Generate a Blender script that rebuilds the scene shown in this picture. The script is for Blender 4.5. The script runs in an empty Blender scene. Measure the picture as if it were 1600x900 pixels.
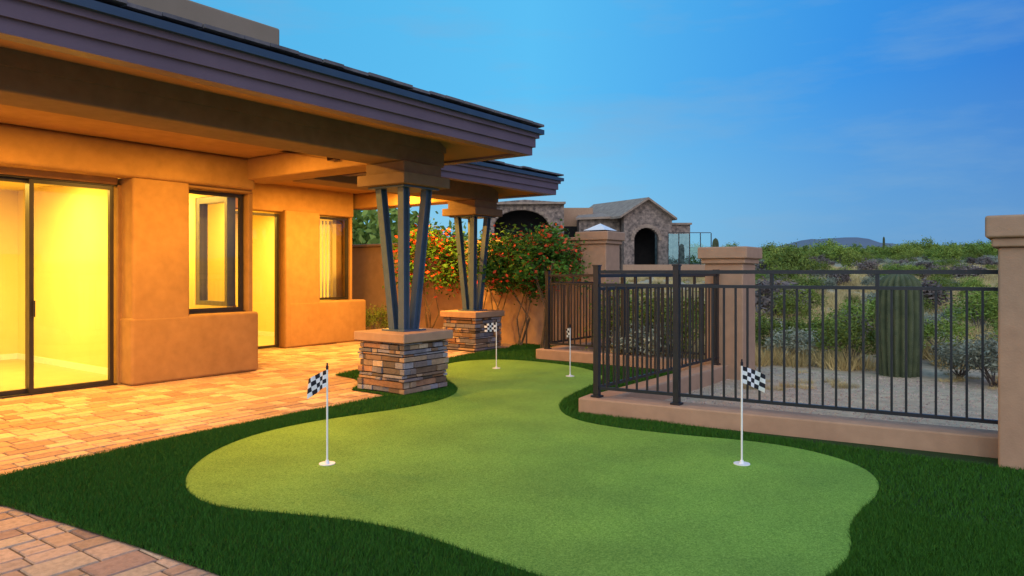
import bpy, math, random
import numpy as np
from mathutils import Vector, noise
random.seed(7); rng=np.random.default_rng(7)
S=bpy.context.scene
C,SN=0.8069,0.5908            # view heading: forward=(C,SN)

# ---------------------------------------------------------------- materials
def newmat(name):
    m=bpy.data.materials.new(name); m.use_nodes=True
    nt=m.node_tree; b=nt.nodes['Principled BSDF']; return m,nt,b
def N(nt,t,**kw):
    n=nt.nodes.new(t)
    for k,v in kw.items():
        if k in n.inputs: n.inputs[k].default_value=v
        else: setattr(n,k,v)
    return n
def ramp(nt,src,cols,pos=None):
    r=nt.nodes.new('ShaderNodeValToRGB'); el=r.color_ramp.elements
    while len(el)<len(cols): el.new(0.5)
    for i,c in enumerate(cols):
        el[i].position=pos[i] if pos else i/(len(cols)-1); el[i].color=(*c,1)
    nt.links.new(src,r.inputs[0]); return r.outputs[0]
def noisy(name,c1,c2,scale=3,rough=.9,bump=.2,bscale=60,bdist=.01,detail=6,spec=.3,c3=None,metal=0,scale2=None,k2=.3,far=None):
    m,nt,b=newmat(name); L=nt.links
    tc=N(nt,'ShaderNodeTexCoord')
    n=N(nt,'ShaderNodeTexNoise',Scale=scale,Detail=detail,Roughness=.65); L.new(tc.outputs['Object'],n.inputs['Vector'])
    cols=[c1,c2] if c3 is None else [c1,c2,c3]
    pos=[.32,.68] if c3 is None else [.3,.5,.7]
    col=ramp(nt,n.outputs['Fac'],cols,pos)
    if scale2:
        n3=N(nt,'ShaderNodeTexNoise',Scale=scale2,Detail=3); L.new(tc.outputs['Object'],n3.inputs['Vector'])
        g=ramp(nt,n3.outputs['Fac'],[(1-k2,1-k2,1-k2),(1,1,1)],[.3,.7])
        mx=N(nt,'ShaderNodeMix',data_type='RGBA',blend_type='MULTIPLY'); mx.inputs[0].default_value=1
        L.new(col,mx.inputs[6]); L.new(g,mx.inputs[7]); col=mx.outputs[2]
    if far:      # ground cover gets greener away from the bare strip, blue-grey distance haze painted in beyond
        ln=N(nt,'ShaderNodeVectorMath',operation='LENGTH'); L.new(tc.outputs['Object'],ln.inputs[0])
        mr=N(nt,'ShaderNodeMapRange'); mr.inputs[1].default_value=60; mr.inputs[2].default_value=160; L.new(ln.outputs['Value'],mr.inputs[0])
        n4=N(nt,'ShaderNodeTexNoise',Scale=.06,Detail=6,Roughness=.7); L.new(tc.outputs['Object'],n4.inputs['Vector'])
        fc=ramp(nt,n4.outputs['Fac'],[(.08,.10,.05),(.15,.16,.07),(.30,.25,.13)],[.35,.5,.68])
        m5=N(nt,'ShaderNodeMix',data_type='RGBA'); L.new(mr.outputs[0],m5.inputs[0]); L.new(col,m5.inputs[6]); L.new(fc,m5.inputs[7]); col=m5.outputs[2]
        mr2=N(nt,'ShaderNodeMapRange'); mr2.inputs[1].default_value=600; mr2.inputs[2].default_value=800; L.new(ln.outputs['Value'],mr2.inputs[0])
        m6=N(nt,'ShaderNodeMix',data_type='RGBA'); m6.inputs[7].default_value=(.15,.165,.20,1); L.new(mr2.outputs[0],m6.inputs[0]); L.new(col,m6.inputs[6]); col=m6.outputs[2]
    L.new(col,b.inputs['Base Color'])
    b.inputs['Roughness'].default_value=rough; b.inputs['Specular IOR Level'].default_value=spec; b.inputs['Metallic'].default_value=metal
    if bump:
        n2=N(nt,'ShaderNodeTexNoise',Scale=bscale,Detail=5); L.new(tc.outputs['Object'],n2.inputs['Vector'])
        bp=N(nt,'ShaderNodeBump',Strength=bump,Distance=bdist); L.new(n2.outputs['Fac'],bp.inputs['Height']); L.new(bp.outputs[0],b.inputs['Normal'])
    return m
def attrmat(name,rough=.85,bump=.4,bscale=50,bdist=.006,spec=.3):
    m,nt,b=newmat(name); L=nt.links
    a=N(nt,'ShaderNodeAttribute',attribute_name='Col')
    tc=N(nt,'ShaderNodeTexCoord')
    n=N(nt,'ShaderNodeTexNoise',Scale=bscale*.35,Detail=6,Roughness=.7); L.new(tc.outputs['Object'],n.inputs['Vector'])
    g=ramp(nt,n.outputs['Fac'],[(.66,.66,.66),(1,1,1)],[.3,.6])
    mx=N(nt,'ShaderNodeMix',data_type='RGBA',blend_type='MULTIPLY'); mx.inputs[0].default_value=1
    L.new(a.outputs['Color'],mx.inputs[6]); L.new(g,mx.inputs[7]); L.new(mx.outputs[2],b.inputs['Base Color'])
    n2=N(nt,'ShaderNodeTexNoise',Scale=bscale,Detail=6); L.new(tc.outputs['Object'],n2.inputs['Vector'])
    bp=N(nt,'ShaderNodeBump',Strength=bump,Distance=bdist); L.new(n2.outputs['Fac'],bp.inputs['Height']); L.new(bp.outputs[0],b.inputs['Normal'])
    b.inputs['Roughness'].default_value=rough; b.inputs['Specular IOR Level'].default_value=spec
    return m
def leafmat(name,c1,c2):
    m,nt,b=newmat(name); L=nt.links
    a=N(nt,'ShaderNodeAttribute',attribute_name='Col')
    oi=N(nt,'ShaderNodeObjectInfo')
    mx=N(nt,'ShaderNodeMix',data_type='RGBA'); mx.inputs[6].default_value=(*c1,1); mx.inputs[7].default_value=(*c2,1)
    L.new(a.outputs['Fac'],mx.inputs[0])
    hs=N(nt,'ShaderNodeHueSaturation'); L.new(mx.outputs[2],hs.inputs['Color'])
    mr=N(nt,'ShaderNodeMapRange'); mr.inputs[3].default_value=.65; mr.inputs[4].default_value=1.35
    L.new(oi.outputs['Random'],mr.inputs[0]); L.new(mr.outputs[0],hs.inputs['Value'])
    mh=N(nt,'ShaderNodeMapRange'); mh.inputs[3].default_value=.475; mh.inputs[4].default_value=.51
    ml=N(nt,'ShaderNodeMath',operation='FRACT'); mm=N(nt,'ShaderNodeMath',operation='MULTIPLY'); mm.inputs[1].default_value=7.3
    L.new(oi.outputs['Random'],mm.inputs[0]); L.new(mm.outputs[0],ml.inputs[0]); L.new(ml.outputs[0],mh.inputs[0])
    if name.startswith('scrub'): L.new(mh.outputs[0],hs.inputs['Hue'])
    L.new(hs.outputs[0],b.inputs['Base Color']); b.inputs['Roughness'].default_value=.7; b.inputs['Specular IOR Level'].default_value=.2
    return m

M={}
M['stucco']=noisy('stucco_ochre',(.36,.20,.075),(.42,.24,.095),scale=1.5,bump=.4,bscale=55,bdist=.006,scale2=7,k2=.16)
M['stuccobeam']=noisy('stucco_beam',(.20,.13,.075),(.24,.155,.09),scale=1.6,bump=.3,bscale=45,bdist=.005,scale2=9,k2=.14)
M['stuccotan']=noisy('stucco_tan',(.41,.25,.16),(.46,.29,.185),scale=1.3,bump=.4,bscale=70,bdist=.006,scale2=8,k2=.14)
M['stuccogrey']=noisy('stucco_parapet',(.24,.19,.13),(.28,.22,.155),scale=1.5,bump=.3,bdist=.005)
M['fascia']=noisy('fascia_paint',(.13,.092,.115),(.155,.11,.135),scale=2,bump=.05,rough=.5)
M['drip']=noisy('drip_metal',(.03,.055,.09),(.04,.07,.105),scale=4,bump=0,rough=.35,spec=.5)
M['steel']=noisy('column_steel',(.05,.09,.15),(.07,.115,.18),scale=5,bump=.05,rough=.4,spec=.5)
M['iron']=noisy('fence_iron',(.010,.010,.014),(.018,.018,.024),scale=8,bump=0,rough=.4,spec=.5)
M['bronze']=noisy('window_bronze',(.018,.015,.014),(.03,.025,.022),scale=8,bump=0,rough=.4,spec=.5)
M['innerframe']=noisy('window_inner_frame',(.12,.13,.16),(.15,.16,.19),scale=8,bump=0,rough=.4,spec=.5)
M['plaster']=noisy('interior_plaster',(.72,.60,.30),(.76,.64,.34),scale=2,bump=.05)
M['tilefloor']=noisy('interior_floor',(.5,.4,.28),(.58,.47,.33),scale=3,bump=0,rough=.35)
M['rooftile']=noisy('slate_tile',(.08,.08,.09),(.19,.17,.17),scale=6,bump=.4,bscale=20,rough=.7)
M['white']=noisy('white_paint',(.75,.75,.75),(.82,.82,.82),scale=9,bump=0,rough=.4)
M['black']=noisy('black_cloth',(.012,.012,.02),(.02,.02,.03),scale=9,bump=0,rough=.8)
M['flagwhite']=noisy('white_cloth',(.7,.7,.74),(.8,.8,.82),scale=9,bump=0,rough=.8)
M['stone']=attrmat('ledger_stone',bump=.7,bscale=40,bdist=.012)
M['paver']=attrmat('paver_concrete',bump=.5,bscale=70,bdist=.004)
M['joint']=noisy('paver_joint_sand',(.10,.07,.05),(.16,.11,.08),scale=20)
M['bark']=noisy('bark',(.10,.075,.05),(.2,.15,.1),scale=30)
M['pebble']=noisy('pebbles',(.22,.16,.13),(.55,.42,.34),scale=14,bump=0)
M['neighstone']=noisy('fieldstone_veneer',(.10,.08,.075),(.42,.31,.25),scale=3.2,bump=.8,bscale=3,bdist=.08,detail=3,scale2=1.4)
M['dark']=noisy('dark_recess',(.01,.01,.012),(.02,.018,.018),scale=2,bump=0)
M['neightile']=noisy('clay_roof_tile',(.22,.155,.125),(.38,.28,.21),scale=2.5,bump=.6,bscale=4,bdist=.05)

def glassmat(name,k,tint,add=0):
    m=bpy.data.materials.new(name); m.use_nodes=True; nt=m.node_tree; nt.nodes.clear()
    o=N(nt,'ShaderNodeOutputMaterial'); t=N(nt,'ShaderNodeBsdfTransparent'); t.inputs[0].default_value=(*tint,1)
    g=N(nt,'ShaderNodeBsdfGlossy',Roughness=.01); mx=N(nt,'ShaderNodeMixShader'); f=N(nt,'ShaderNodeFresnel',IOR=1.5)
    if add: g.inputs['Color'].default_value=(.45,.85,1,1)
    mm=N(nt,'ShaderNodeMath',operation='MULTIPLY_ADD'); mm.inputs[1].default_value=k; mm.inputs[2].default_value=add
    nt.links.new(f.outputs[0],mm.inputs[0]); nt.links.new(mm.outputs[0],mx.inputs[0]); nt.links.new(t.outputs[0],mx.inputs[1]); nt.links.new(g.outputs[0],mx.inputs[2]); nt.links.new(mx.outputs[0],o.inputs[0])
    return m
M['glass']=glassmat('window_glass',1.5,(.93,.95,.95))
M['railglass']=glassmat('railing_glass',1.5,(.40,.66,.72),.14)

# putting green
def greenmat():
    m,nt,b=newmat('putting_green_turf'); L=nt.links; tc=N(nt,'ShaderNodeTexCoord')
    n=N(nt,'ShaderNodeTexNoise',Scale=95,Detail=7,Roughness=.92); L.new(tc.outputs['Object'],n.inputs['Vector'])
    c=ramp(nt,n.outputs['Fac'],[(.065,.18,.016),(.19,.38,.042),(.42,.64,.12)],[.38,.5,.62])
    n3=N(nt,'ShaderNodeTexNoise',Scale=1.3,Detail=5); L.new(tc.outputs['Object'],n3.inputs['Vector'])
    g=ramp(nt,n3.outputs['Fac'],[(.76,.78,.80),(1,1,1)],[.35,.65])
    mx=N(nt,'ShaderNodeMix',data_type='RGBA',blend_type='MULTIPLY'); mx.inputs[0].default_value=1
    L.new(c,mx.inputs[6]); L.new(g,mx.inputs[7]); L.new(mx.outputs[2],b.inputs['Base Color'])
    b.inputs['Roughness'].default_value=.8; b.inputs['Specular IOR Level'].default_value=.25
    bp=N(nt,'ShaderNodeBump',Strength=.8,Distance=.008); L.new(n.outputs['Fac'],bp.inputs['Height']); L.new(bp.outputs[0],b.inputs['Normal'])
    return m
M['green']=greenmat()
M['turfbase']=noisy('turf_backing',(.010,.03,.005),(.018,.05,.008),scale=60,bump=.5,bscale=200)
M['blade']=leafmat('turf_blades',(.020,.090,.008),(.06,.21,.016))
M['creosote']=leafmat('scrub_leaf_green',(.09,.14,.02),(.26,.34,.06))
M['sage']=leafmat('scrub_leaf_sage',(.16,.17,.13),(.33,.35,.25))
M['dry']=leafmat('dry_grass',(.44,.32,.14),(.70,.54,.25))
M['twig']=leafmat('bare_twig',(.12,.09,.08),(.24,.19,.17))
M['vine']=leafmat('flowering_vine_leaf',(.03,.10,.012),(.10,.25,.03))
M['flower']=leafmat('orange_red_blossom',(.75,.045,.03),(.88,.17,.05))

# ---------------------------------------------------------------- mesh utils
def link(o,parent=None):
    S.collection.objects.link(o)
    if parent: o.parent=parent
    return o
def empty(name,loc=(0,0,0),rz=0):
    e=bpy.data.objects.new(name,None); e.location=loc; e.rotation_euler=(0,0,rz); e.empty_display_size=.2; return link(e)
def mesh(name,verts,faces,mats,parent=None,midx=None,smooth=False):
    me=bpy.data.meshes.new(name); me.from_pydata([tuple(v) for v in verts],[],[tuple(f) for f in faces])
    for m in (mats if isinstance(mats,list) else [mats]): me.materials.append(m)
    if midx is not None: me.polygons.foreach_set('material_index',midx)
    if smooth: me.polygons.foreach_set('use_smooth',[True]*len(me.polygons))
    me.update(); return link(bpy.data.objects.new(name,me),parent)
def box(name,x0,x1,y0,y1,z0,z1,mat,parent=None,bev=0.0):
    v=[(x,y,z) for z in (z0,z1) for y in (y0,y1) for x in (x0,x1)]
    f=[(0,2,3,1),(4,5,7,6),(0,1,5,4),(2,6,7,3),(0,4,6,2),(1,3,7,5)]
    o=mesh(name,v,f,mat,parent)
    if bev:
        b=o.modifiers.new('bevel','BEVEL'); b.width=bev; b.segments=3
        o.data.polygons.foreach_set('use_smooth',[True]*6); b.harden_normals=True
    return o
class MB:      # mesh builder with colour
    def __init__(s): s.v=[];s.f=[];s.c=[];s.m=[]
    def quadbox(s,x0,x1,y0,y1,z0,z1,col=(1,1,1),mi=0):
        n=len(s.v); s.v+=[(x,y,z) for z in (z0,z1) for y in (y0,y1) for x in (x0,x1)]
        for f in [(0,2,3,1),(4,5,7,6),(0,1,5,4),(2,6,7,3),(0,4,6,2),(1,3,7,5)]:
            s.f.append(tuple(n+i for i in f)); s.c.append(col); s.m.append(mi)
    def beam(s,a,b,w,d=None,mi=0,col=(1,1,1)):
        d=d or w; a=Vector(a);b=Vector(b); t=(b-a).normalized()
        up=Vector((0,0,1)) if abs(t.z)<.9 else Vector((0,1,0))
        r=t.cross(up).normalized(); q=r.cross(t).normalized(); n=len(s.v)
        if abs(t.z)>=.9: # keep axis aligned
            r=Vector((1,0,0)); q=Vector((0,1,0))
        for p in (a,b):
            for i,j in ((-1,-1),(1,-1),(1,1),(-1,1)): s.v.append(tuple(p+r*i*w/2+q*j*d/2))
        for f in [(0,1,2,3),(7,6,5,4),(0,4,5,1),(1,5,6,2),(2,6,7,3),(3,7,4,0)]:
            s.f.append(tuple(n+i for i in f)); s.c.append(col); s.m.append(mi)
    def obj(s,name,mats,parent=None):
        o=mesh(name,s.v,s.f,mats,parent,midx=s.m)
        a=o.data.color_attributes.new('Col','FLOAT_COLOR','CORNER')
        arr=[]
        for p,c in zip(o.data.polygons,s.c):
            arr+=[c[0],c[1],c[2],1.0]*p.loop_total
        a.data.foreach_set('color',arr)
        return o
def quads_np(name,V,mat_list,midx=None,fac=None,parent=None,k=4):
    """V: (n,k,3) polygons"""
    n=V.shape[0]; me=bpy.data.meshes.new(name)
    me.vertices.add(n*k); me.vertices.foreach_set('co',V.reshape(-1).astype(np.float32))
    me.loops.add(n*k); me.loops.foreach_set('vertex_index',np.arange(n*k,dtype=np.int32))
    me.polygons.add(n); me.polygons.foreach_set('loop_start',np.arange(0,n*k,k,dtype=np.int32)); me.polygons.foreach_set('loop_total',np.full(n,k,dtype=np.int32))
    for m in mat_list: me.materials.append(m)
    if midx is not None: me.polygons.foreach_set('material_index',np.asarray(midx,dtype=np.int32))
    me.update(calc_edges=True)
    if fac is not None:
        a=me.color_attributes.new('Col','FLOAT_COLOR','CORNER')
        c=np.repeat(fac,k); a.data.foreach_set('color',np.stack([c,c,c,np.ones_like(c)],1).reshape(-1).astype(np.float32))
    return me
def smooth_poly(pts,it=3):
    for _ in range(it):
        q=[]
        for i in range(len(pts)):
            a=pts[i]; b=pts[(i+1)%len(pts)]
            q.append((a[0]*.75+b[0]*.25,a[1]*.75+b[1]*.25)); q.append((a[0]*.25+b[0]*.75,a[1]*.25+b[1]*.75))
        pts=q
    return pts
def inpoly(x,y,P):
    P=np.array(P); ins=np.zeros(x.shape,bool); j=len(P)-1
    for i in range(len(P)):
        xi,yi=P[i]; xj,yj=P[j]
        c=((yi>y)!=(yj>y))&(x<(xj-xi)*(y-yi)/(yj-yi+1e-12)+xi); ins^=c; j=i
    return ins

# ---------------------------------------------------------------- camera
cam=bpy.data.cameras.new('camera'); cam.lens=25.2; cam.sensor_width=36; cam.shift_y=-25/1600
cam.clip_end=6000; cam.clip_start=.05
co=link(bpy.data.objects.new('camera',cam)); co.location=(0,0,1.5)
co.rotation_euler=(math.radians(90),0,math.atan2(SN,C)-math.pi/2); S.camera=co

# ---------------------------------------------------------------- terrain
def terr(x,y):
    z=-.03+.030*max(0,x-12.5)
    r=math.hypot(x,y)
    if x>12.6 or (x>7.3 and y<3.2) or y<-4: 
        z+=min(1,max(0,(r-9)/8))*(.06*noise.noise((x*.5,y*.5,0))+.10*noise.noise((x*.13,y*.13,3)))
    if r>60: z+=min(1,(r-60)/100)*.006*r*noise.noise((x*.012,y*.012,9))
    # distant butte
    dx,dy=x-1010,y-210
    a=dx*C+dy*SN; b=dx*SN-dy*C
    z+=18*math.exp(-(a/100)**2-(b/30)**2)*(1+.6*noise.noise((x*.04,y*.04,1)))
    z+=12*math.exp(-(a/120)**2-((b+48)/26)**2)
    return z
rings=[0]+[6*1.062**i for i in range(105)]
NA=480; V=[];F=[]
for r in rings:
    for k in range(NA):
        a=2*math.pi*k/NA; x=r*math.cos(a);y=r*math.sin(a); V.append((x,y,terr(x,y)))
for i in range(len(rings)-1):
    for k in range(NA):
        k2=(k+1)%NA; F.append((i*NA+k,(i+1)*NA+k,(i+1)*NA+k2,i*NA+k2))
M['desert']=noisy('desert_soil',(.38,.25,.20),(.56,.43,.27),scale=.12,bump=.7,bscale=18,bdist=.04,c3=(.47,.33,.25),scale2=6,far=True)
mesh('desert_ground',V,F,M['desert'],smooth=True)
# pebbles on the bare strip
n=14000; px_=rng.uniform(7.1,11.6,n); py_=rng.uniform(-2.0,3.7,n); s=rng.uniform(.004,.016,n)*rng.choice([.6,1,1.6],n); a0=rng.uniform(0,6.28,n)
pz=np.array([terr(a,b) for a,b in zip(px_,py_)])
base=[np.stack([px_+s*np.cos(a0+k*2.09),py_+s*np.sin(a0+k*2.09),pz-.002],1) for k in range(3)]
top=np.stack([px_+s*.2*np.cos(a0),py_+s*.2*np.sin(a0),pz+s*.7],1)
PV=np.concatenate([np.stack([base[k],base[(k+1)%3],top],1) for k in range(3)])
link(bpy.data.objects.new('gravel',quads_np('gravel',PV,[M['pebble']],k=3)))

# ---------------------------------------------------------------- putting green + turf
G=[(2.65,4.75),(2.93,5.17),(3.37,5.55),(3.93,5.79),(4.52,5.82),(5.08,5.7),(5.6,5.57),(6.09,5.55),(6.53,5.66),(6.93,5.91),(7.27,6.32),(7.62,6.82),(8.1,7.35),(8.75,7.72),(9.3,7.7),(9.75,7.35),(9.85,6.6),(9.7,5.85),(9.3,5.2),(8.75,4.83),(7.96,4.66),(7.26,4.52),(6.69,4.28),(6.25,3.88),(6.09,3.39),(6.16,2.7),(6.34,1.99),(6.28,1.5),(6.05,1.12),(5.7,.91),(5.28,.85),(4.83,.89),(4.5,.88),(4.2,.8),(3.9,.79),(3.44,.88),(2.97,1.21),(2.86,1.62),(2.91,2.01),(2.92,2.3),(2.95,2.59),(2.96,2.89),(2.91,3.26),(2.74,3.72),(2.58,4.07),(2.55,4.38)]
G=smooth_poly(G,2)
T=[(1.65,6.06),(2.5,6.18),(3.5,6.25),(4.4,6.28),(5.3,6.30),(6.1,6.33),(6.12,7.0),(6.6,7.35),(6.8,7.75),(6.86,8.2),(7.35,8.33),(8.3,8.25),(9.3,8.2),(10.35,8.35),(11.2,8.35),(12.1,8.7),(12.1,6.9),(10.3,6.9),(10.3,3.7),(6.6,3.7),(7.1,.2),(7.1,-4),(2.2,-4),(2.1,0),(2.02,2.6),(1.99,3.3),(1.94,3.91),(1.87,4.6),(1.78,5.3),(1.62,5.85)]
mesh('putting_green',[(x,y,.016) for x,y in G],[tuple(range(len(G)))[::-1]],M['green'])
tb=mesh('backing',[(x,y,.008) for x,y in T],[tuple(range(len(T)))[::-1]],M['turfbase'])
turf=empty('artificial_turf'); tb.parent=turf
def blades(n,x0,x1,y0,y1,h,w):
    x=rng.uniform(x0,x1,n); y=rng.uniform(y0,y1,n)
    k=inpoly(x,y,T)&~inpoly(x,y,G)
    d=x*C+y*SN; l=abs(x*SN-y*C)
    k&=(d>2.6)&(l<d*.78+.3)
    k&=~((x>6.15)&(x<7.05)&(y>6.1)&(y<7.0)); k&=~((x>10.0)&(y<6.95)); k&=~((x>6.6)&(y<3.75)&(y>-.4))
    x=x[k];y=y[k];m=len(x)
    a=rng.uniform(0,2*math.pi,m); hh=h*rng.uniform(.6,1.15,m); lean=rng.normal(0,.4,(m,2))*hh[:,None]
    ww=w*.5
    V=np.zeros((m,3,3))
    V[:,0]=np.stack([x-ww*np.cos(a),y-ww*np.sin(a),np.full(m,.008)],1)
    V[:,1]=np.stack([x+ww*np.cos(a),y+ww*np.sin(a),np.full(m,.008)],1)
    V[:,2]=np.stack([x+lean[:,0],y+lean[:,1],.008+hh],1)
    return V
B=np.concatenate([blades(520000,1.5,5,0,6.5,.034,.0045),blades(330000,3,7.2,-1,6.5,.034,.006),blades(160000,6,12.2,3.5,8.8,.036,.009)])
me=quads_np('blades',B,[M['blade']],fac=rng.uniform(0,1,len(B)),k=3)
link(bpy.data.objects.new('blades',me),turf)

# ---------------------------------------------------------------- paver patio (ashlar, real units)
pal=[(.52,.33,.21),(.44,.27,.18),(.57,.38,.26),(.50,.34,.24),(.37,.23,.17),(.60,.43,.29)]
pv=[];pf=[];pc=[]
def paver(x0,x1,y0,y1):
    g=.004; b=.007
    x0+=g;x1-=g;y0+=g;y1-=g
    z=random.uniform(-.002,.002)
    n=len(pv)
    pv.extend([(x0,y0,-.012),(x1,y0,-.012),(x1,y1,-.012),(x0,y1,-.012),(x0+b,y0+b,z),(x1-b,y0+b,z),(x1-b,y1-b,z),(x0+b,y1-b,z)])
    pf.extend([(n+4,n+5,n+6,n+7),(n,n+1,n+5,n+4),(n+1,n+2,n+6,n+5),(n+2,n+3,n+7,n+6),(n+3,n,n+4,n+7)])
    c=random.choice(pal); k=random.uniform(.8,1.12); pc.extend([tuple(q*k for q in c)]*5)
y=1.0
while y<12.2:
    hgt=random.choice([.15,.225,.225,.15]); x=-.5-random.uniform(0,.3)
    while x<12.1:
        w=random.choice([.15,.225,.3,.3])
        cx,cy=x+w/2,y+hgt/2
        if (cy>6.0 or cx<2.15) and not (cx>7.5 and cy<8.0):
            if hgt>.2 and w<.2 and random.random()<.3: paver(x,x+w,y,y+hgt/2);paver(x,x+w,y+hgt/2,y+hgt)
            else: paver(x,x+w,y,y+hgt)
        x+=w
    y+=hgt
patio=empty('paver_patio')
o=mesh('pavers',pv,pf,M['paver'],patio); a=o.data.color_attributes.new('Col','FLOAT_COLOR','CORNER')
a.data.foreach_set('color',[t for c in pc for _ in range(4) for t in (*c,1)])
mesh('joint_sand',[(-1,.5,-.008),(2.4,.5,-.008),(2.4,5.9,-.008),(7.6,5.9,-.008),(7.6,7.9,-.008),(12.1,7.9,-.008),(12.1,12.4,-.008),(-1,12.4,-.008)],[(0,1,2,3,4,5,6,7)],M['joint'],patio)

# ---------------------------------------------------------------- main house
H=empty('stucco_house')
st=M['stucco']
def wall(name,*a,m=None,bev=.03): return box(name,*a,m or st,H,bev)
wall('door_header',-3,4.60,9.85,10.1,2.66,3.5)
wall('wall_frieze',-3,6.44,9.50,9.84,2.74,3.199,bev=.05)
wall('door_jamb',4.60,4.72,9.86,10.1,0,2.66,bev=0)
wall('bay_lower_ledge',4.62,6.53,9.55,10.15,0,.90,bev=.045)
wall('bay_upper_left',4.64,5.43,9.555,10.1,.80,2.76,bev=.04)
wall('bay_header',5.40,6.47,9.62,10.1,2.69,3.5)
wall('bay_corner_post',6.43,6.50,9.67,9.84,.88,2.72,bev=.01)
wall('bay_return',6.30,6.50,10.74,12.0,0,3.5,bev=0)
wall('bay_return_low',6.30,6.501,10.1,10.75,0,.98,bev=0)
wall('bay_return_high',6.30,6.499,9.9,10.75,2.67,3.5,bev=0)
wall('rear_header',6.5,10.52,11.95,12.25,2.68,3.5)
wall('rear_left',6.5,7.55,12.002,12.25,0,2.69,bev=0)
wall('rear_mid',8.70,9.55,11.865,12.25,0,2.72,bev=.04)
wall('rear_ledge',8.78,10.80,11.86,12.25,0,.90,bev=.045)
wall('rear_corner_post',10.46,10.52,12.004,12.25,.88,2.69,bev=.01)
wall('house_end',10.3,10.51,12.26,18,0,3.5,bev=0)
wall('ledge_end',10.52,10.78,12.26,16,0,.88,bev=0)
def room(n,x0,x1,y0,y1,sb=True):
    box(n+'_floor',x0,x1,y0,y1,-.02,.004,M['tilefloor'],H)
    box(n+'_back',x0,x1,y1,y1+.1,0,2.9,M['plaster'],H)
    box(n+'_side_a',x0-.1,x0,y0,y1,0,2.9,M['plaster'],H)
    if sb: box(n+'_side_b',x1,x1+.1,y0,y1,0,2.9,M['plaster'],H); box(n+'_baseboard_b',x1-.02,x1-.002,y0,y1-.02,.004,.1,M['white'],H)
    box(n+'_ceiling',x0-.1,x1+.1,y0,y1+.1,2.9,3.0,M['plaster'],H)
    box(n+'_baseboard',x0,x1,y1-.02,y1-.002,.004,.1,M['white'],H)
room('living_room',-2.5,4.95,10.11,14.2)
room('study',5.06,6.19,10.16,12.6,False)
box('study_side_rear',6.19,6.29,10.74,12.6,0,2.9,M['plaster'],H)
box('study_side_low',6.19,6.29,9.87,10.74,0,.98,M['plaster'],H)
box('study_side_high',6.19,6.29,9.87,10.74,2.67,2.9,M['plaster'],H)
room('bedroom',6.75,10.2,12.27,15.5)
D=MB()
def frame(x0,x1,y,z0,z1,w=.05,d=.06):
    D.quadbox(x0,x0+w,y-d/2,y+d/2,z0,z1); D.quadbox(x1-w,x1,y-d/2,y+d/2,z0,z1)
    D.quadbox(x0+w,x1-w,y-d/2+.001,y+d/2-.001,z0,z0+w); D.quadbox(x0+w,x1-w,y-d/2+.001,y+d/2-.001,z1-w,z1)
frame(3.57,4.56,9.93,.02,2.64); frame(2.60,3.62,9.995,.02,2.64); frame(1.62,2.64,9.93,.02,2.64); frame(.65,1.66,9.995,.02,2.64)
D.quadbox(.6,4.60,9.88,10.05,0,.019); D.quadbox(.6,4.60,9.88,10.05,2.641,2.658)
D.quadbox(3.60,3.625,9.87,9.9,.95,1.15); D.quadbox(4.50,4.52,9.88,9.9,.98,1.1)
frame(5.44,6.405,9.80,.915,2.68,w=.055)
frame(7.57,8.68,12.08,.02,2.64); frame(9.56,10.45,12.08,.915,2.66,w=.05)
D.obj('door_and_window_frames',[M['bronze']],H)
I=MB()
for a,b_,c,d_ in ((9.88,9.95,.985,2.665),(10.64,10.735,.985,2.665)): I.quadbox(6.2,6.34,a,b_,c,d_)
I.quadbox(6.201,6.339,9.95,10.64,.985,1.05); I.quadbox(6.201,6.339,9.95,10.64,2.57,2.665)
I.obj('corner_window_inner_frame',[M['innerframe']],H)
mesh('glass_corner',[(6.27,9.95,1.05),(6.27,10.64,1.05),(6.27,10.64,2.57),(6.27,9.95,2.57)],[(0,1,2,3)],M['glass'],H)
box('window_sill',5.43,6.41,9.72,9.86,.901,.914,M['bronze'],H)
for i,(x0,x1,y,z0,z1) in enumerate([(3.6,4.53,9.93,.05,2.6),(2.63,3.59,9.995,.05,2.6),(1.65,2.6,9.93,.05,2.6),(.68,1.63,9.995,.05,2.6),(5.48,6.36,9.80,.96,2.64),(7.6,8.65,12.08,.05,2.6),(9.6,10.41,12.08,.96,2.62)]):
    mesh('glass_%d'%i,[(x0,y,z0),(x1,y,z0),(x1,y,z1),(x0,y,z1)],[(0,1,2,3)],M['glass'],H)
cb=MB()
for i in range(9): cb.quadbox(9.62+i*.09,9.66+i*.09,12.35,12.37,.9,2.6)
cb.obj('window_blind',[M['white']],H)
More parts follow.
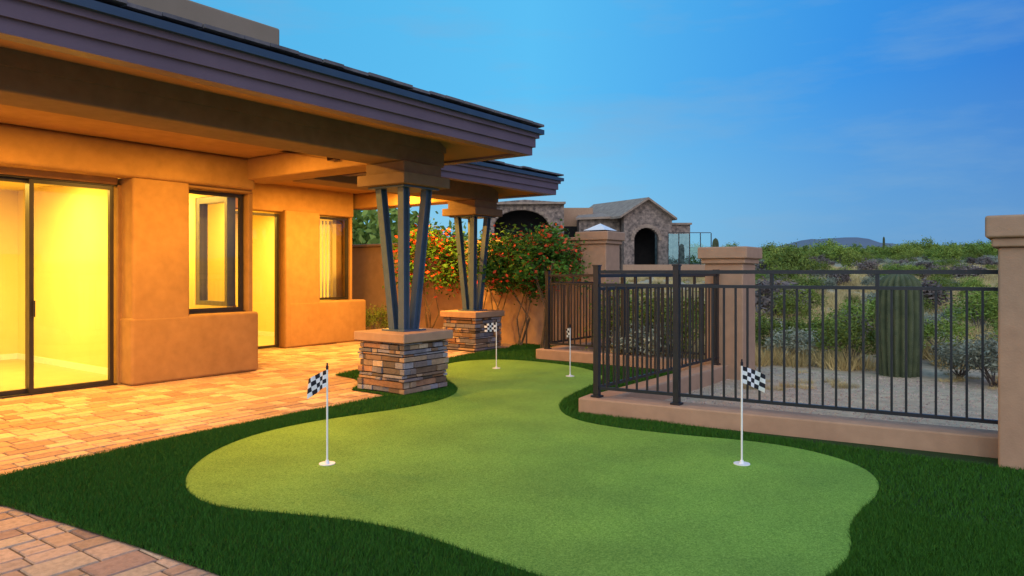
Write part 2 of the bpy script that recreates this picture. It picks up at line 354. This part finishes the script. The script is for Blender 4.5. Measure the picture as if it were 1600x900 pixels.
# ceilings / beams
box('patio_ceiling',-3,6.95,6.35,9.9,3.2,3.3,st,H)
box('rear_patio_ceiling',6.95,11.0,8.62,12.3,3.203,3.3,st,H)
bm=M['stuccobeam']
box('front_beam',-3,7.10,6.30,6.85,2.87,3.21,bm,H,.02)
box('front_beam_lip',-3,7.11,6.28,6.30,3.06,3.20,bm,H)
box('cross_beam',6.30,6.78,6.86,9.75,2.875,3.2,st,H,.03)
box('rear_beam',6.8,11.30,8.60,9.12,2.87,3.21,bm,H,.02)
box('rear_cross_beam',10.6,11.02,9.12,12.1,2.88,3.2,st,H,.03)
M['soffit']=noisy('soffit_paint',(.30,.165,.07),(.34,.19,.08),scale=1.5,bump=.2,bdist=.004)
def roof(nm,x0,x1,yv,yback,beamy,beamx):
    prof=[(-.14,3.02),(-.14,2.975),(0,2.975),(0,3.075),(.03,3.075),(.03,3.19),(.065,3.19),(.065,3.24),(.11,3.24),(.11,3.30),(-.05,3.335)]
    V=[];F=[];mi=[]
    for o,z in prof: V+= [(x0,yv-o,z),(x1+o,yv-o,z),(x1+o,yback,z)]
    for i in range(len(prof)-1):
        a=i*3;b=a+3
        F+=[(a,a+1,b+1,b),(a+1,a+2,b+2,b+1)]; m=0 if i<7 else 1; mi+=[m,m]
    mesh(nm+'_fascia',V,F,[M['fascia'],M['drip']],H,midx=mi)
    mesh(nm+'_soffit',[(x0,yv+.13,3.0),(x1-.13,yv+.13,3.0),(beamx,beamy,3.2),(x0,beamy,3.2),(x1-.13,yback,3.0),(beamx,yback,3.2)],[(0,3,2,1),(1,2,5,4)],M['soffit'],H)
    a0,a1,b0=x0,x1+.05,yv-.05
    mesh(nm+'_roof_deck',[(a0,b0,3.33),(a1,b0,3.33),(a1,yback,3.33),(a0,yback,3.33),(a0,b0+4,3.95),(a1-4,b0+4,3.95),(a1-4,yback,3.95),(a0,yback,3.95)],[(0,1,5,4),(1,2,6,5),(4,5,6,7)],M['rooftile'],H)
    tb=MB()
    for row in range(2):
        x=a0
        while x<x1+.05:
            w=random.uniform(.22,.34); z=3.335+.02*row*2.2+random.uniform(0,.014); yy=b0-.05+row*.3+random.uniform(-.015,.015)
            tb.quadbox(x+.004,min(x+w,x1+.12)-.004,yy,yy+.4,z,z+.028)
            x+=w
    y=b0
    while y<yback-.5:
        w=random.uniform(.22,.34); z=3.336+random.uniform(0,.014); tb.quadbox(x1-.3,x1+.12+random.uniform(-.015,.015),y+.004,y+w-.004,z,z+.028); y+=w
    tb.obj(nm+'_edge_tiles',[M['rooftile']],H)
roof('front',-3,7.47,5.15,9.0,6.32,6.97)
roof('rear',6.2,11.58,7.43,18,8.62,11.0)
box('roof_parapet',1.5,5.93,8.2,9.8,3.4,4.77,M['stuccogrey'],H,.03)
# ---------------------------------------------------------------- piers with V columns
spal=[(.22,.14,.09),(.36,.24,.15),(.14,.11,.09),(.48,.36,.25),(.26,.20,.18),(.34,.18,.10),(.20,.19,.22),(.30,.28,.30)]
def pier(cx,cy):
    P=empty('stone_column',(cx,cy,0)); b=MB(); h=.39
    b.quadbox(-h+.03,h-.03,-h+.03,h-.03,0,.63,(.04,.03,.025))
    z=.012
    while z<.61:
        hh=min(random.choice([.03,.04,.05,.065,.08]),.628-z)
        if hh<.015: break
        for s in range(4):
            t=-h-.0
            while t<h-.02:
                w=random.choice([.1,.16,.22,.3,.38]); t1=min(t+w,h)
                if h-t1<.06: t1=h
                p=random.uniform(-.012,.035); c=random.choice(spal); k=random.uniform(.75,1.25); c=tuple(q*k for q in c)
                g=.004
                a0,a1=t+g,t1-g
                if t<=-h+.001: a0=-h-p
                zz0,zz1=z+g+random.uniform(0,.006),z+hh-g
                if s==0: b.quadbox(a0,a1,-h-p,-h+.06,zz0,zz1,c)
                if s==1: b.quadbox(-h-p,-h+.06,-a1,-a0 if t>-h+.001 else h+p*.4,zz0,zz1,c)
                if s==2: b.quadbox(a0,a1,h-.06,h+p,zz0,zz1,c)
                if s==3: b.quadbox(h-.06,h+p,a0 if t>-h+.001 else -h-p*.4,a1,zz0,zz1,c)
                t=t1
        z+=hh
    o=b.obj('ledger_stone_base',[M['stone']],P)
    mb=o.modifiers.new('b','BEVEL'); mb.width=.005; mb.segments=1
    box('cap',-.45,.45,-.45,.45,.635,.75,M['stuccotan'],P,.015)
    s=MB()
    for i in (-1,1):
        for j in (-1,1):
            a=Vector((i*.085,j*.085,.77)); c=Vector((i*.21,j*.20,2.56))
            for off in (-.045,.045):
                s.beam(a+Vector((off,0,0)),c+Vector((off,0,0)),.014,.10)
            s.beam(a,c,.076,.014)
    s.quadbox(-.2,.2,-.2,.2,.751,.77); s.quadbox(-.32,.32,-.32,.32,2.555,2.575)
    s.obj('steel_posts',[M['steel']],P)
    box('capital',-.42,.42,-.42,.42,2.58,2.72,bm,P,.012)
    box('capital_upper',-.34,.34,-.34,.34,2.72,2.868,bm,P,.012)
    return P
pier(6.62,6.57); pier(10.80,8.86)

# ---------------------------------------------------------------- pillars, wall, curb
def pillar(cx,cy,w,h,pyr=False):
    P=empty('stucco_pillar',(cx,cy,0)); r=w/2
    box('shaft',-r,r,-r,r,-.1,h-.24,M['stuccotan'],P,.02)
    box('cap_lower',-r-.04,r+.04,-r-.04,r+.04,h-.24,h-.17,M['stuccotan'],P,.015)
    box('cap',-r-.08,r+.08,-r-.08,r+.08,h-.17,h,M['stuccotan'],P,.02)
    if pyr:
        q=.24; mesh('pyramid_lantern',[(-q,-q,h+.03),(q,-q,h+.03),(q,q,h+.03),(-q,q,h+.03),(0,0,h+.17)],[(0,1,4),(1,2,4),(2,3,4),(3,0,4),(3,2,1,0)],M['white'],P)
        box('lantern_base',-.15,.15,-.15,.15,h,h+.03,M['iron'],P)
    return P
pillar(6.93,-.07,.62,1.93); pillar(10.35,3.62,.56,1.86); pillar(12.35,6.9,.56,2.28,True)
W=empty('property_wall')
box('wall_body',12.2,12.42,7.18,19,-.1,2.12,M['stuccotan'],W,.03)
box('wall_coping',12.16,12.46,7.19,19,2.12,2.19,M['stuccotan'],W,.02)
K=empty('concrete_curb')
def seg(n,p,q,w0,w1,z1,par=K,mat=None):
    p=Vector((*p,0));q=Vector((*q,0)); t=(q-p).normalized(); r=Vector((t.y,-t.x,0))
    a=[p+r*w0,q+r*w0,q+r*w1,p+r*w1]
    V=[(v.x,v.y,-.08) for v in a]+[(v.x,v.y,z1) for v in a]
    o=mesh(n,V,[(0,1,2,3),(7,6,5,4),(0,4,5,1),(1,5,6,2),(2,6,7,3),(3,7,4,0)],mat or M['stuccotan'],par)
    b=o.modifiers.new('b','BEVEL'); b.width=.015; b.segments=2
A0,A1=(6.505,3.90),(6.93,.22)
seg('front_curb',A0,A1,-.32,0,.175)
seg('side_curb',(6.84,3.895),(10.1,3.83),0,.28,.173)
seg('rear_curb',(10.22,3.9),(10.22,6.98),0,.28,.172)
seg('return_curb',(10.23,6.97),(12.15,6.97),0,.28,.171)
# ---------------------------------------------------------------- fence
def fobj(p,q,z0,ztop,posts,gap=.11):
    p=Vector((*p,0));q=Vector((*q,0)); L=(q-p).length; t=(q-p)/L
    b=MB()
    def pt(s,z): v=p+t*s; return (v.x,v.y,z)
    for z,w in ((ztop,.04),(ztop-.14,.034),(z0+.1,.034)): b.beam(pt(0,z),pt(L,z),w,w*.9)
    n=int(L/gap)
    for i in range(1,n): b.beam(pt(i*L/n,z0+.1),pt(i*L/n,ztop-.14),.018,.018)
    k=max(1,round(L/.95))
    for i in range(1,k): b.beam(pt(i*L/k,ztop-.14),pt(i*L/k,ztop),.03,.03)
    for s in posts:
        b.beam(pt(s,z0-.02),pt(s,ztop+.06),.06,.06); b.beam(pt(s,ztop+.06),pt(s,ztop+.075),.075,.075); b.beam(pt(s,z0),pt(s,z0+.02),.1,.1)
    return b.obj('iron_fence',[M['iron']])
fobj((6.66,3.76),(7.06,.25),.175,1.50,[0.0,.86])
fobj((6.70,3.77),(10.08,3.70),.173,1.46,[3.3])
fobj((10.36,3.92),(10.36,6.84),.172,1.44,[1.45,2.9])
fobj((10.38,6.84),(12.06,6.84),.171,1.44,[])

# ---------------------------------------------------------------- flags
def tube(bld,r,z0,z1,seg=12,mi=0,r2=None):
    n=len(bld.v); r2=r if r2 is None else r2
    for rr,z in ((r,z0),(r2,z1)):
        for i in range(seg): a=2*math.pi*i/seg; bld.v.append((rr*math.cos(a),rr*math.sin(a),z))
    for i in range(seg):
        j=(i+1)%seg; bld.f.append((n+i,n+j,n+seg+j,n+seg+i)); bld.c.append((1,1,1)); bld.m.append(mi)
    bld.f.append(tuple(n+seg+i for i in range(seg))); bld.c.append((1,1,1)); bld.m.append(mi)
def flag(x,y,h,ang,w,hh,droop,ph):
    P=empty('golf_flag',(x,y,.016)); b=MB()
    tube(b,.062,0,.006,24); tube(b,.02,.006,.03,16,r2=.012); tube(b,.0075,.03,h-.03,10); tube(b,.010,h-.03,h,10,mi=1); tube(b,.006,h,h+.02,10,mi=1)
    b.obj('pole_and_cup',[M['white'],M['black']],P)
    nx,nz=20,16; V=[];F=[];mi=[]
    ca,sa=math.cos(ang),math.sin(ang)
    for i in range(nx+1):
        for j in range(nz+1):
            s=i/nx; t=j/nz
            d=w*s*(1-.12*(1-t)*math.sin(s*3)); off=.024*math.sin(s*8+ph+t*1.8)*s**.5
            dz=-droop*s**1.3*(1-.35*t)
            V.append((ca*(.007+d)-sa*off, sa*(.007+d)+ca*off, h-.035-hh+hh*t*(1-.12*s)+dz))
    for i in range(nx):
        for j in range(nz):
            a=i*(nz+1)+j; F.append((a,a+nz+1,a+nz+2,a+1)); mi.append((i//4+j//4)%2)
    mesh('checkered_flag',V,F,[M['flagwhite'],M['black']],P,midx=mi,smooth=True)
RA=math.atan2(-C,SN)   # to the right of the view
def gp(px,D): X=(px-800)/1120*D; return (SN*X+C*D,-C*X+SN*D)
flag(3.63,4.43,.76,RA+math.pi-.15,.15,.13,.095,0)   
flag(5.52,1.84,.79,RA-.1,.165,.13,.07,2)
flag(8.77,6.72,.74,RA+math.pi+.2,.18,.14,.0,1)
flag(8.72,5.36,.72,RA+math.pi-1.2,.13,.13,.01,3)

# ---------------------------------------------------------------- plants
def bushmesh(name,seed,n,rad,h,leaf,mat,stems=14,clumps=26,base=.15,flower=None,ffrac=0,elong=1.0,spread=.2):
    r=np.random.default_rng(seed)
    th=r.uniform(0,2*math.pi,clumps); u=r.uniform(-.5,1,clumps); rr=r.uniform(.35,1,clumps)**.6
    cx=rad*rr*np.cos(th)*np.sqrt(1-np.clip(u,0,1)**2*.8); cy=rad*rr*np.sin(th)*np.sqrt(1-np.clip(u,0,1)**2*.8); cz=base+(h-base)*(.45+.45*u*r.uniform(.6,1.1,clumps))
    k=r.integers(0,clumps,n); sz=rad*spread*r.uniform(.5,1.3,clumps)
    p=np.stack([cx,cy,cz],1)[k]+r.normal(0,1,(n,3))*sz[k][:,None]*np.array([1,1,.85])
    p[:,2]=np.maximum(p[:,2],.02)
    d=r.normal(0,1,(n,3)); d/=np.linalg.norm(d,axis=1)[:,None]; d[:,2]=np.abs(d[:,2])*.7
    e=np.cross(d,r.normal(0,1,(n,3))); e/=np.linalg.norm(e,axis=1)[:,None]
    s=leaf*r.uniform(.6,1.3,n)[:,None]
    fac=np.clip(r.uniform(0,1,clumps)[k]*.5+r.uniform(0,.5,n)+.15*(p[:,2]/h-.5),0,1)
    mi=np.zeros(n,int); mats=[mat,M['twig']]
    if flower is not None:
        fd=r.uniform(0,1,(40,3))*np.array([2*rad,2*rad,h])-np.array([rad,rad,0])
        near=np.min(np.linalg.norm(p[:,None,:]-fd[None],axis=2),axis=1)
        mats.append(flower); fl=((r.uniform(0,1,n)<ffrac*.35)|((near<.13)&(r.uniform(0,1,n)<ffrac*2.2))); mi[fl]=2; s[fl]*=1.1
    V=np.stack([p-d*s*elong,p+e*s*.45,p+d*s*elong,p-e*s*.45],1)
    st=[]
    for i in range(stems):
        a=np.array([r.normal(0,.04),r.normal(0,.04),0]); c=np.array([cx[i%clumps],cy[i%clumps],cz[i%clumps]])
        q=(a+c)/2+np.array([*r.normal(0,.06,2),.1*h])
        for A,B_ ,w in ((a,q,.014),(q,c,.008)):
            for ax in (np.array([1,0,0]),np.array([0,1,0])):
                st.append([A-ax*w,A+ax*w,B_+ax*w*.6,B_-ax*w*.6])
    if st: st=np.array(st); V=np.concatenate([V,st]); mi=np.concatenate([mi,np.ones(len(st),int)]); fac=np.concatenate([fac,np.full(len(st),.4)])
    return quads_np(name,V,mats,midx=mi,fac=fac,k=4)
def grassmesh(name,seed,n,rad,h,mat):
    r=np.random.default_rng(seed); a=r.uniform(0,6.28,n); q=rad*.6*np.sqrt(r.uniform(0,1,n)); x=q*np.cos(a);y=q*np.sin(a)
    hh=h*r.uniform(.5,1.1,n); out=rad*r.uniform(.1,.6,n); w=.007
    b=a+r.normal(0,.5,n); t=r.uniform(0,6.28,n)
    V=np.zeros((n,3,3)); V[:,0]=np.stack([x-w*np.cos(t),y-w*np.sin(t),0*x],1);V[:,1]=np.stack([x+w*np.cos(t),y+w*np.sin(t),0*x],1)
    V[:,2]=np.stack([x+out*np.cos(b),y+out*np.sin(b),hh],1)
    return quads_np(name,V,[mat],fac=r.uniform(0,1,n),k=3)
green_b=[bushmesh('creosote_%d'%i,i,2600,.6,1.1,.035,M['creosote'],elong=1.2) for i in range(4)]
sage_b=[bushmesh('sage_%d'%i,20+i,2600,.5,.7,.03,M['sage'],elong=1.3) for i in range(3)]
twig_b=[bushmesh('twigs_%d'%i,30+i,1500,.6,.9,.06,M['twig'],elong=1.6,stems=30) for i in range(2)]
dry_g=[grassmesh('drygrass_%d'%i,40+i,240,.4,.30,M['dry']) for i in range(3)]
far_b=[bushmesh('farbush_%d'%i,50+i,1500,1.5,2.2,.13,M['creosote'],clumps=30) for i in range(4)]
def allowed(x,y):
    if x<10.9 and y>3.3: return False
    if x<8.6 and y<=3.3: return False
    if x<12.8 and y>6.5: return False
    return True
def scatter(pname,meshes,n,d0,d1,s0,s1,l0=-.35,l1=.95,power=1.0,avoid=None):
    P=empty(pname)
    for c in range(n):
        d=d0+(d1-d0)*random.random()**power; l=random.uniform(l0,l1)*d; x=SN*l+C*d; y=-C*l+SN*d
        if not allowed(x,y): continue
        if avoid and avoid(x,y,d,l): continue
        o=bpy.data.objects.new('plant',random.choice(meshes)); s=random.uniform(s0,s1)
        o.location=(x,y,terr(x,y)-.03); o.rotation_euler=(0,0,random.uniform(0,6.28)); o.scale=(s*random.uniform(.85,1.2),s*random.uniform(.85,1.2),s*random.uniform(.8,1.15))
        link(o,P)
    return P
def nsag(x,y,d,l): return (abs(l/d-.54)<.06 and d<13) or (48<d<75 and -14<l<7) or (12<d<60 and -14<l<.28*d and d>16)
scatter('desert_scrub',green_b*2+sage_b*2+twig_b,95,12.0,32,.4,.85,l0=.1,power=1.0,avoid=nsag)
scatter('desert_scrub',green_b+green_b+sage_b*2+twig_b*2,260,28,110,.6,1.15,l0=.1,power=1.0,avoid=nsag)
scatter('desert_treeline',far_b,800,90,420,.4,1.2,power=1.3,l0=-.05,avoid=nsag)
scatter('dry_desert_grass',dry_g,2500,11.3,75,.6,1.4,power=1.2,l0=.1,avoid=lambda x,y,d,l:(48<d<75 and l<7) or (abs(l/d-.54)<.05 and d<11.8))
scatter('dry_desert_grass',dry_g,60,9.3,11.4,.2,.5,l0=.25,l1=.8,avoid=lambda x,y,d,l:(abs(l/d-.54)<.06))
def plant(name,me,x,y,s,sz=None,z=None):
    o=bpy.data.objects.new(name,me); o.location=(x,y,terr(x,y) if z is None else z); o.scale=(s,s,sz or s); o.rotation_euler=(0,0,random.uniform(0,6)); return link(o)
for (px,D_,s,mm) in [(1010,11.6,1.0,sage_b[0]),(1060,11.9,1.1,green_b[1]),(985,12.6,1.1,green_b[0]),(1330,11.4,.75,green_b[2]),(1295,12.6,.7,green_b[0]),(1500,10.2,.75,sage_b[1]),(1560,9.5,.9,sage_b[2]),(1235,12.2,.8,sage_b[0]),(1350,14.5,.8,green_b[3]),(1470,11.6,.7,green_b[1]),(1215,19,1.1,twig_b[0]),(1430,21,1.1,twig_b[1]),(1530,15,.9,green_b[0])]:
    x,y=gp(px,D_); plant('desert_shrub',mm,x,y,s)
for (px,D_,s) in [(1240,42,.85),(1222,46,.8),(1330,60,.7),(1480,70,.9)]:
    x,y=gp(px,D_); plant('palo_verde_tree',far_b[int(px)%4],x,y,s*.8,s*1.15)
cact=noisy('cactus_skin',(.05,.065,.035),(.11,.125,.06),scale=5,bump=.3,bscale=40)
def saguaro(x,y,h,r,full=True):
    P=[];F=[];nr=18;seg=nr*8;rows=26
    for i in range(rows+1):
        t=i/rows; z=h*t
        prof=(.88+.15*math.sin(min(t,.8)/.8*math.pi*.75))
        if t>.82: prof*=math.sqrt(max(0,1-((t-.82)/.18)**2))
        for k in range(seg):
            a=2*math.pi*k/seg; rib=abs(math.cos(a*nr/2)); rr=r*prof*(.76+.24*rib**.8); P.append((rr*math.cos(a),rr*math.sin(a),z))
    for i in range(rows):
        for k in range(seg):
            k2=(k+1)%seg; F.append((i*seg+k,i*seg+k2,(i+1)*seg+k2,(i+1)*seg+k))
    E=empty('saguaro_cactus',(x,y,terr(x,y)-.02))
    mesh('ribbed_trunk',P,F,cact,E,smooth=True)
    if not full: return
    sp=[]; r_=np.random.default_rng(3)
    for k in range(nr):
        a=2*math.pi*k/nr
        for i in range(60):
            t=(i+.5)/60; prof=(.88+.15*math.sin(min(t,.8)/.8*math.pi*.75))
            if t>.82: prof*=math.sqrt(max(0,1-((t-.82)/.18)**2))
            c=np.array([r*prof*math.cos(a),r*prof*math.sin(a),h*t])
            for q in range(4):
                d=np.array([math.cos(a),math.sin(a),0])+r_.normal(0,.7,3); d/=np.linalg.norm(d); w=np.cross(d,[0,0,1])*.0012
                sp.append([c-w,c+w,c+d*.03])
    me=quads_np('spines',np.array(sp),[M['sage']],fac=np.full(len(sp),.7),k=3); link(bpy.data.objects.new('spines',me),E)
sx,sy=gp(1405,10.6); saguaro(sx,sy,1.55,.31)
for px,D_,h in ((1118,52,2.9),(1381,160,4.6)):
    sx,sy=gp(px,D_); saguaro(sx,sy,h,.24,False)
def vine(px,D_,rad,z0,z1,seed,n=5200,ff=.16):
    x,y=gp(px,D_); E=empty('orange_flowering_shrub',(x,y,0))
    me=bushmesh('foliage',seed,n,rad,z1-z0,.05,M['vine'],clumps=34,base=0,flower=M['flower'],ffrac=ff,stems=0,spread=.25)
    o=link(bpy.data.objects.new('foliage',me),E); o.location.z=z0
    b=MB()
    for i in range(5):
        a=Vector((random.uniform(-.1,.1),random.uniform(-.1,.1),0)); q=Vector((random.uniform(-.25,.25),random.uniform(-.25,.25),z0*.7)); c=Vector((random.uniform(-rad,rad)*.7,random.uniform(-rad,rad)*.7,z0+(z1-z0)*.5))
        b.beam(a,q,.022); b.beam(q,c,.014)
    b.obj('stems',[M['bark']],E)
vine(672,15.6,.66,.85,2.75,101,n=5600,ff=.22); vine(775,14.7,.66,1.0,2.35,102,n=5200,ff=.2); vine(850,13.9,.66,1.05,2.4,103,n=4800,ff=.16); vine(815,14.5,.55,.8,2.2,104,n=3800,ff=.16)
x,y=gp(588,16.5); plant('garden_shrub',green_b[0],x,y,.6,z=0)
x,y=gp(730,14.9); plant('garden_shrub',green_b[2],x,y,.45,z=0)
for (px,D_,s) in [(575,21,1.1),(560,24,1.4),(700,26,1.0)]:
    x,y=gp(px,D_); plant('backyard_tree',far_b[px%4],x,y,s,s*1.35)

# ---------------------------------------------------------------- neighbour house on the rise
nx,ny=gp(980,60); NH=empty('neighbour_stone_house',(nx,ny,0),math.atan2(-C,SN))
q=.0536
def X(px): return (px-980)*q
def Z(py): return 1.5+(425-py)*q
def archwall(nm,x0,x1,z1l,zpk,z1r,xpk,ax0,ax1,atop,az0,y0,y1,mat):
    n=14; r=(ax1-ax0)/2; cx=(ax0+ax1)/2; rise=min(r,1.4)
    arc=[(cx-r*math.cos(math.pi*i/n),atop-rise+rise*math.sin(math.pi*i/n)) for i in range(n+1)]
    top=lambda x: z1l+(zpk-z1l)*(x-x0)/(xpk-x0) if x<xpk else zpk+(z1r-zpk)*(x-xpk)/(x1-xpk)
    V=[];F=[]
    def quad(a,b,c,d): k=len(V); V.extend([a,b,c,d]); F.append((k,k+1,k+2,k+3))
    xs=sorted(set([x0,x1,xpk]+[p[0] for p in arc]))
    def low(x):
        u=(x-cx)/r; return atop-rise+rise*math.sqrt(max(0,1-u*u))
    for a,b in zip(xs[:-1],xs[1:]):
        m=(a+b)/2
        if m<ax0 or m>ax1: la=lb=-3
        else: la,lb=low(a),low(b)
        quad((a,y0,la),(b,y0,lb),(b,y0,top(b)),(a,y0,top(a)))
        if ax0<m<ax1: quad((a,y0,la),(a,y0+.6,la),(b,y0+.6,lb),(b,y0,lb))
    quad((ax0,y0,-3),(ax0,y0+.6,-3),(ax0,y0+.6,atop-rise),(ax0,y0,atop-rise)); quad((ax1,y0,-3),(ax1,y0+.6,-3),(ax1,y0+.6,atop-rise),(ax1,y0,atop-rise))
    quad((x0,y0,-3),(x0,y1,-3),(x0,y1,z1l),(x0,y0,z1l)); quad((x1,y0,-3),(x1,y1,-3),(x1,y1,z1r),(x1,y0,z1r))
    mesh(nm,V,F,mat,NH)
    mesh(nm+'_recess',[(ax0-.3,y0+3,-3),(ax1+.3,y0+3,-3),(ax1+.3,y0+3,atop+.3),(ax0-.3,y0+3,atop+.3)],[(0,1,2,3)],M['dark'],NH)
    t=MB()
    for i in range(n):
        am=math.pi*(i+.5)/n; x=cx-(r+.16)*math.cos(am); z=atop-rise+(rise+.16)*math.sin(am); t.quadbox(x-.13,x+.13,y0-.08,y0-.002,z-.15,z+.15)
    t.obj(nm+'_arch_trim',[M['neightile']],NH)
archwall('gable_wing',X(975),X(1050),Z(337),Z(312),Z(340),X(1012),X(991),X(1029),Z(356),0,0,9,M['neighstone'])
def slab(nm,pts,mat,th=.18):
    V=[tuple(p) for p in pts]+[(p[0],p[1],p[2]-th) for p in pts]; n=len(pts)
    F=[tuple(range(n)),tuple(range(2*n-1,n-1,-1))]+[(i,(i+1)%n,(i+1)%n+n,i+n) for i in range(n)]
    mesh(nm,V,F,mat,NH)
slab('gable_roof_left',[(X(968),-.5,Z(338)),(X(1012),-.5,Z(309)),(X(1012)-3.5,9,Z(309)+.3),(X(968)-3.5,9,Z(336))],M['neightile'])
slab('gable_roof_right',[(X(1012),-.5,Z(309)),(X(1056),-.5,Z(341)),(X(1056)-3,9,Z(341)),(X(1012)-3.5,9,Z(309)+.3)],M['neightile'])
slab('side_roof',[(X(902),1.5,Z(338)),(X(975),1.0,Z(336)),(X(1010),7,Z(313)),(X(925),8,Z(317))],M['neightile'])
box('side_wall',X(908),X(974),1.8,7,-3,Z(339),M['neighstone'],NH)
box('rear_stucco_block',X(872),X(935),4,9,-3,Z(318),M['stuccotan'],NH)
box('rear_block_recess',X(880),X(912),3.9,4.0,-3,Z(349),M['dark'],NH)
archwall('arch_wing',X(760),X(882),Z(316),Z(311),Z(315),X(820),X(772),X(858),Z(327),0,.5,9,M['neighstone'])
slab('arch_wing_roof',[(X(755),0,Z(316)),(X(884),0,Z(315)),(X(880),9,Z(309)),(X(760),9,Z(308))],M['neightile'])
box('side_box',X(1050),X(1083),1,6,-3,Z(350),M['neighstone'],NH); box('side_box_coping',X(1048),X(1085),.8,6.2,Z(350),Z(347),M['neightile'],NH)
box('terrace_wall',X(965),X(1098),-3,-2.6,-3,Z(414),M['stuccotan'],NH)
rb=MB()
for px in range(1032,1100,16): rb.quadbox(X(px),X(px)+.06,-2.85,-2.79,Z(414),Z(367))
rb.quadbox(X(1032),X(1096),-2.85,-2.79,Z(367),Z(366)); rb.obj('railing_posts',[M['iron']],NH)
mesh('railing_glass',[(X(1032),-2.8,Z(413)),(X(1096),-2.8,Z(413)),(X(1096),-2.8,Z(368)),(X(1032),-2.8,Z(368))],[(0,1,2,3)],M['railglass'],NH)

# ---------------------------------------------------------------- lamps (recessed downlights)
def lamp(x,y,z,e,size=.25,col=(1,.48,.07)):
    P=empty('recessed_ceiling_light',(x,y,z))
    ld=bpy.data.lights.new('bulb','AREA'); ld.shape='DISK'; ld.size=size; ld.energy=e; ld.color=col
    o=link(bpy.data.objects.new('bulb',ld),P); o.location.z=-.03
    b=MB(); tube(b,.09,-.012,0,20); b.obj('trim_ring',[M['white']],P)
for x,y,e in [(1.0,8.0,150),(3.0,8.0,150),(5.1,8.0,145),(8.6,10.4,200),(10.0,10.2,190)]: lamp(x,y,3.2,e,.3)
lamp(11.28,9.6,3.09,130,.2)
for x,y,e in [(0,12,130),(2.6,12,180),(4.0,11.6,120),(5.6,11.3,100),(7.8,13.5,140),(9.4,13.8,90)]: lamp(x,y,2.9,e,.5,(1,.60,.09))

# ---------------------------------------------------------------- sky + sun
el=math.radians(6); rot=math.radians(234)   # low sun behind the viewer
w=bpy.data.worlds.new('World'); S.world=w; w.use_nodes=True; nt=w.node_tree; L=nt.links; bg=nt.nodes['Background']
sky=N(nt,'ShaderNodeTexSky',sky_type='NISHITA',sun_disc=False,sun_elevation=el,sun_rotation=rot)
tc=N(nt,'ShaderNodeTexCoord'); sep=N(nt,'ShaderNodeSeparateXYZ'); L.new(tc.outputs['Generated'],sep.inputs[0])
dot=N(nt,'ShaderNodeVectorMath',operation='DOT_PRODUCT'); dot.inputs[1].default_value=(.55,-.835,0); L.new(tc.outputs['Generated'],dot.inputs[0])
mr=N(nt,'ShaderNodeMapRange'); mr.inputs[1].default_value=-.5; mr.inputs[2].default_value=.7; L.new(dot.outputs['Value'],mr.inputs[0])
up=ramp(nt,mr.outputs[0],[(.06,.41,.76),(.08,.48,.86),(.018,.26,.74),(.003,.10,.53)],[0,.4,.72,1.0])
lo=ramp(nt,mr.outputs[0],[(.26,.58,.78),(.20,.53,.78),(.10,.33,.62),(.07,.24,.52)],[0,.45,.75,1.0])
me_=N(nt,'ShaderNodeMapRange'); me_.inputs[1].default_value=0; me_.inputs[2].default_value=.24; L.new(sep.outputs['Z'],me_.inputs[0])
mx=N(nt,'ShaderNodeMix',data_type='RGBA'); L.new(me_.outputs[0],mx.inputs[0]); L.new(lo,mx.inputs[6]); L.new(up,mx.inputs[7])
mp=N(nt,'ShaderNodeMapping'); mp.inputs['Scale'].default_value=(1.6,1.6,8); mp.inputs['Location'].default_value=(.35,.1,.2); L.new(tc.outputs['Generated'],mp.inputs[0])
cn=N(nt,'ShaderNodeTexNoise',Scale=2.1,Detail=8,Roughness=.6); L.new(mp.outputs[0],cn.inputs['Vector'])
cf=ramp(nt,cn.outputs['Fac'],[(0,0,0),(.42,.42,.42)],[.50,.76])
m2=N(nt,'ShaderNodeMix',data_type='RGBA'); m2.inputs[7].default_value=(.20,.37,.58,1); L.new(cf,m2.inputs[0]); L.new(mx.outputs[2],m2.inputs[6])
# afterglow lobe added to the unseen sky behind the viewer as fill light
gd=N(nt,'ShaderNodeVectorMath',operation='DOT_PRODUCT'); v=Vector((-C,-SN,.55)).normalized(); gd.inputs[1].default_value=v; L.new(tc.outputs['Generated'],gd.inputs[0])
gr=ramp(nt,gd.outputs['Value'],[(0,0,0),(1.0,.87,.80)],[.25,1.0])
gs=N(nt,'ShaderNodeMix',data_type='RGBA',blend_type='MULTIPLY'); gs.inputs[0].default_value=1; gs.inputs[7].default_value=(1.15,1.15,1.15,1); L.new(gr,gs.inputs[6])
sk=N(nt,'ShaderNodeMix',data_type='RGBA',blend_type='MULTIPLY'); sk.inputs[0].default_value=1; sk.inputs[7].default_value=(.015,.015,.015,1); L.new(sky.outputs[0],sk.inputs[6])
m3=N(nt,'ShaderNodeMix',data_type='RGBA',blend_type='ADD'); m3.inputs[0].default_value=1; L.new(m2.outputs[2],m3.inputs[6]); L.new(sk.outputs[2],m3.inputs[7])
m4=N(nt,'ShaderNodeMix',data_type='RGBA',blend_type='ADD'); m4.inputs[0].default_value=1; L.new(m3.outputs[2],m4.inputs[6]); L.new(gs.outputs[2],m4.inputs[7])
L.new(m4.outputs[2],bg.inputs['Color']); bg.inputs['Strength'].default_value=1.0
sd=bpy.data.lights.new('sun','SUN'); sd.energy=.3; sd.angle=math.radians(30); sd.color=(1,.86,.72)
so=link(bpy.data.objects.new('sun',sd)); e2=math.radians(28); d=Vector((-C*math.cos(e2),-SN*math.cos(e2),math.sin(e2)))
so.rotation_euler=d.to_track_quat('Z','Y').to_euler()
S.view_settings.view_transform='Standard'; S.view_settings.look='None'; S.view_settings.exposure=0
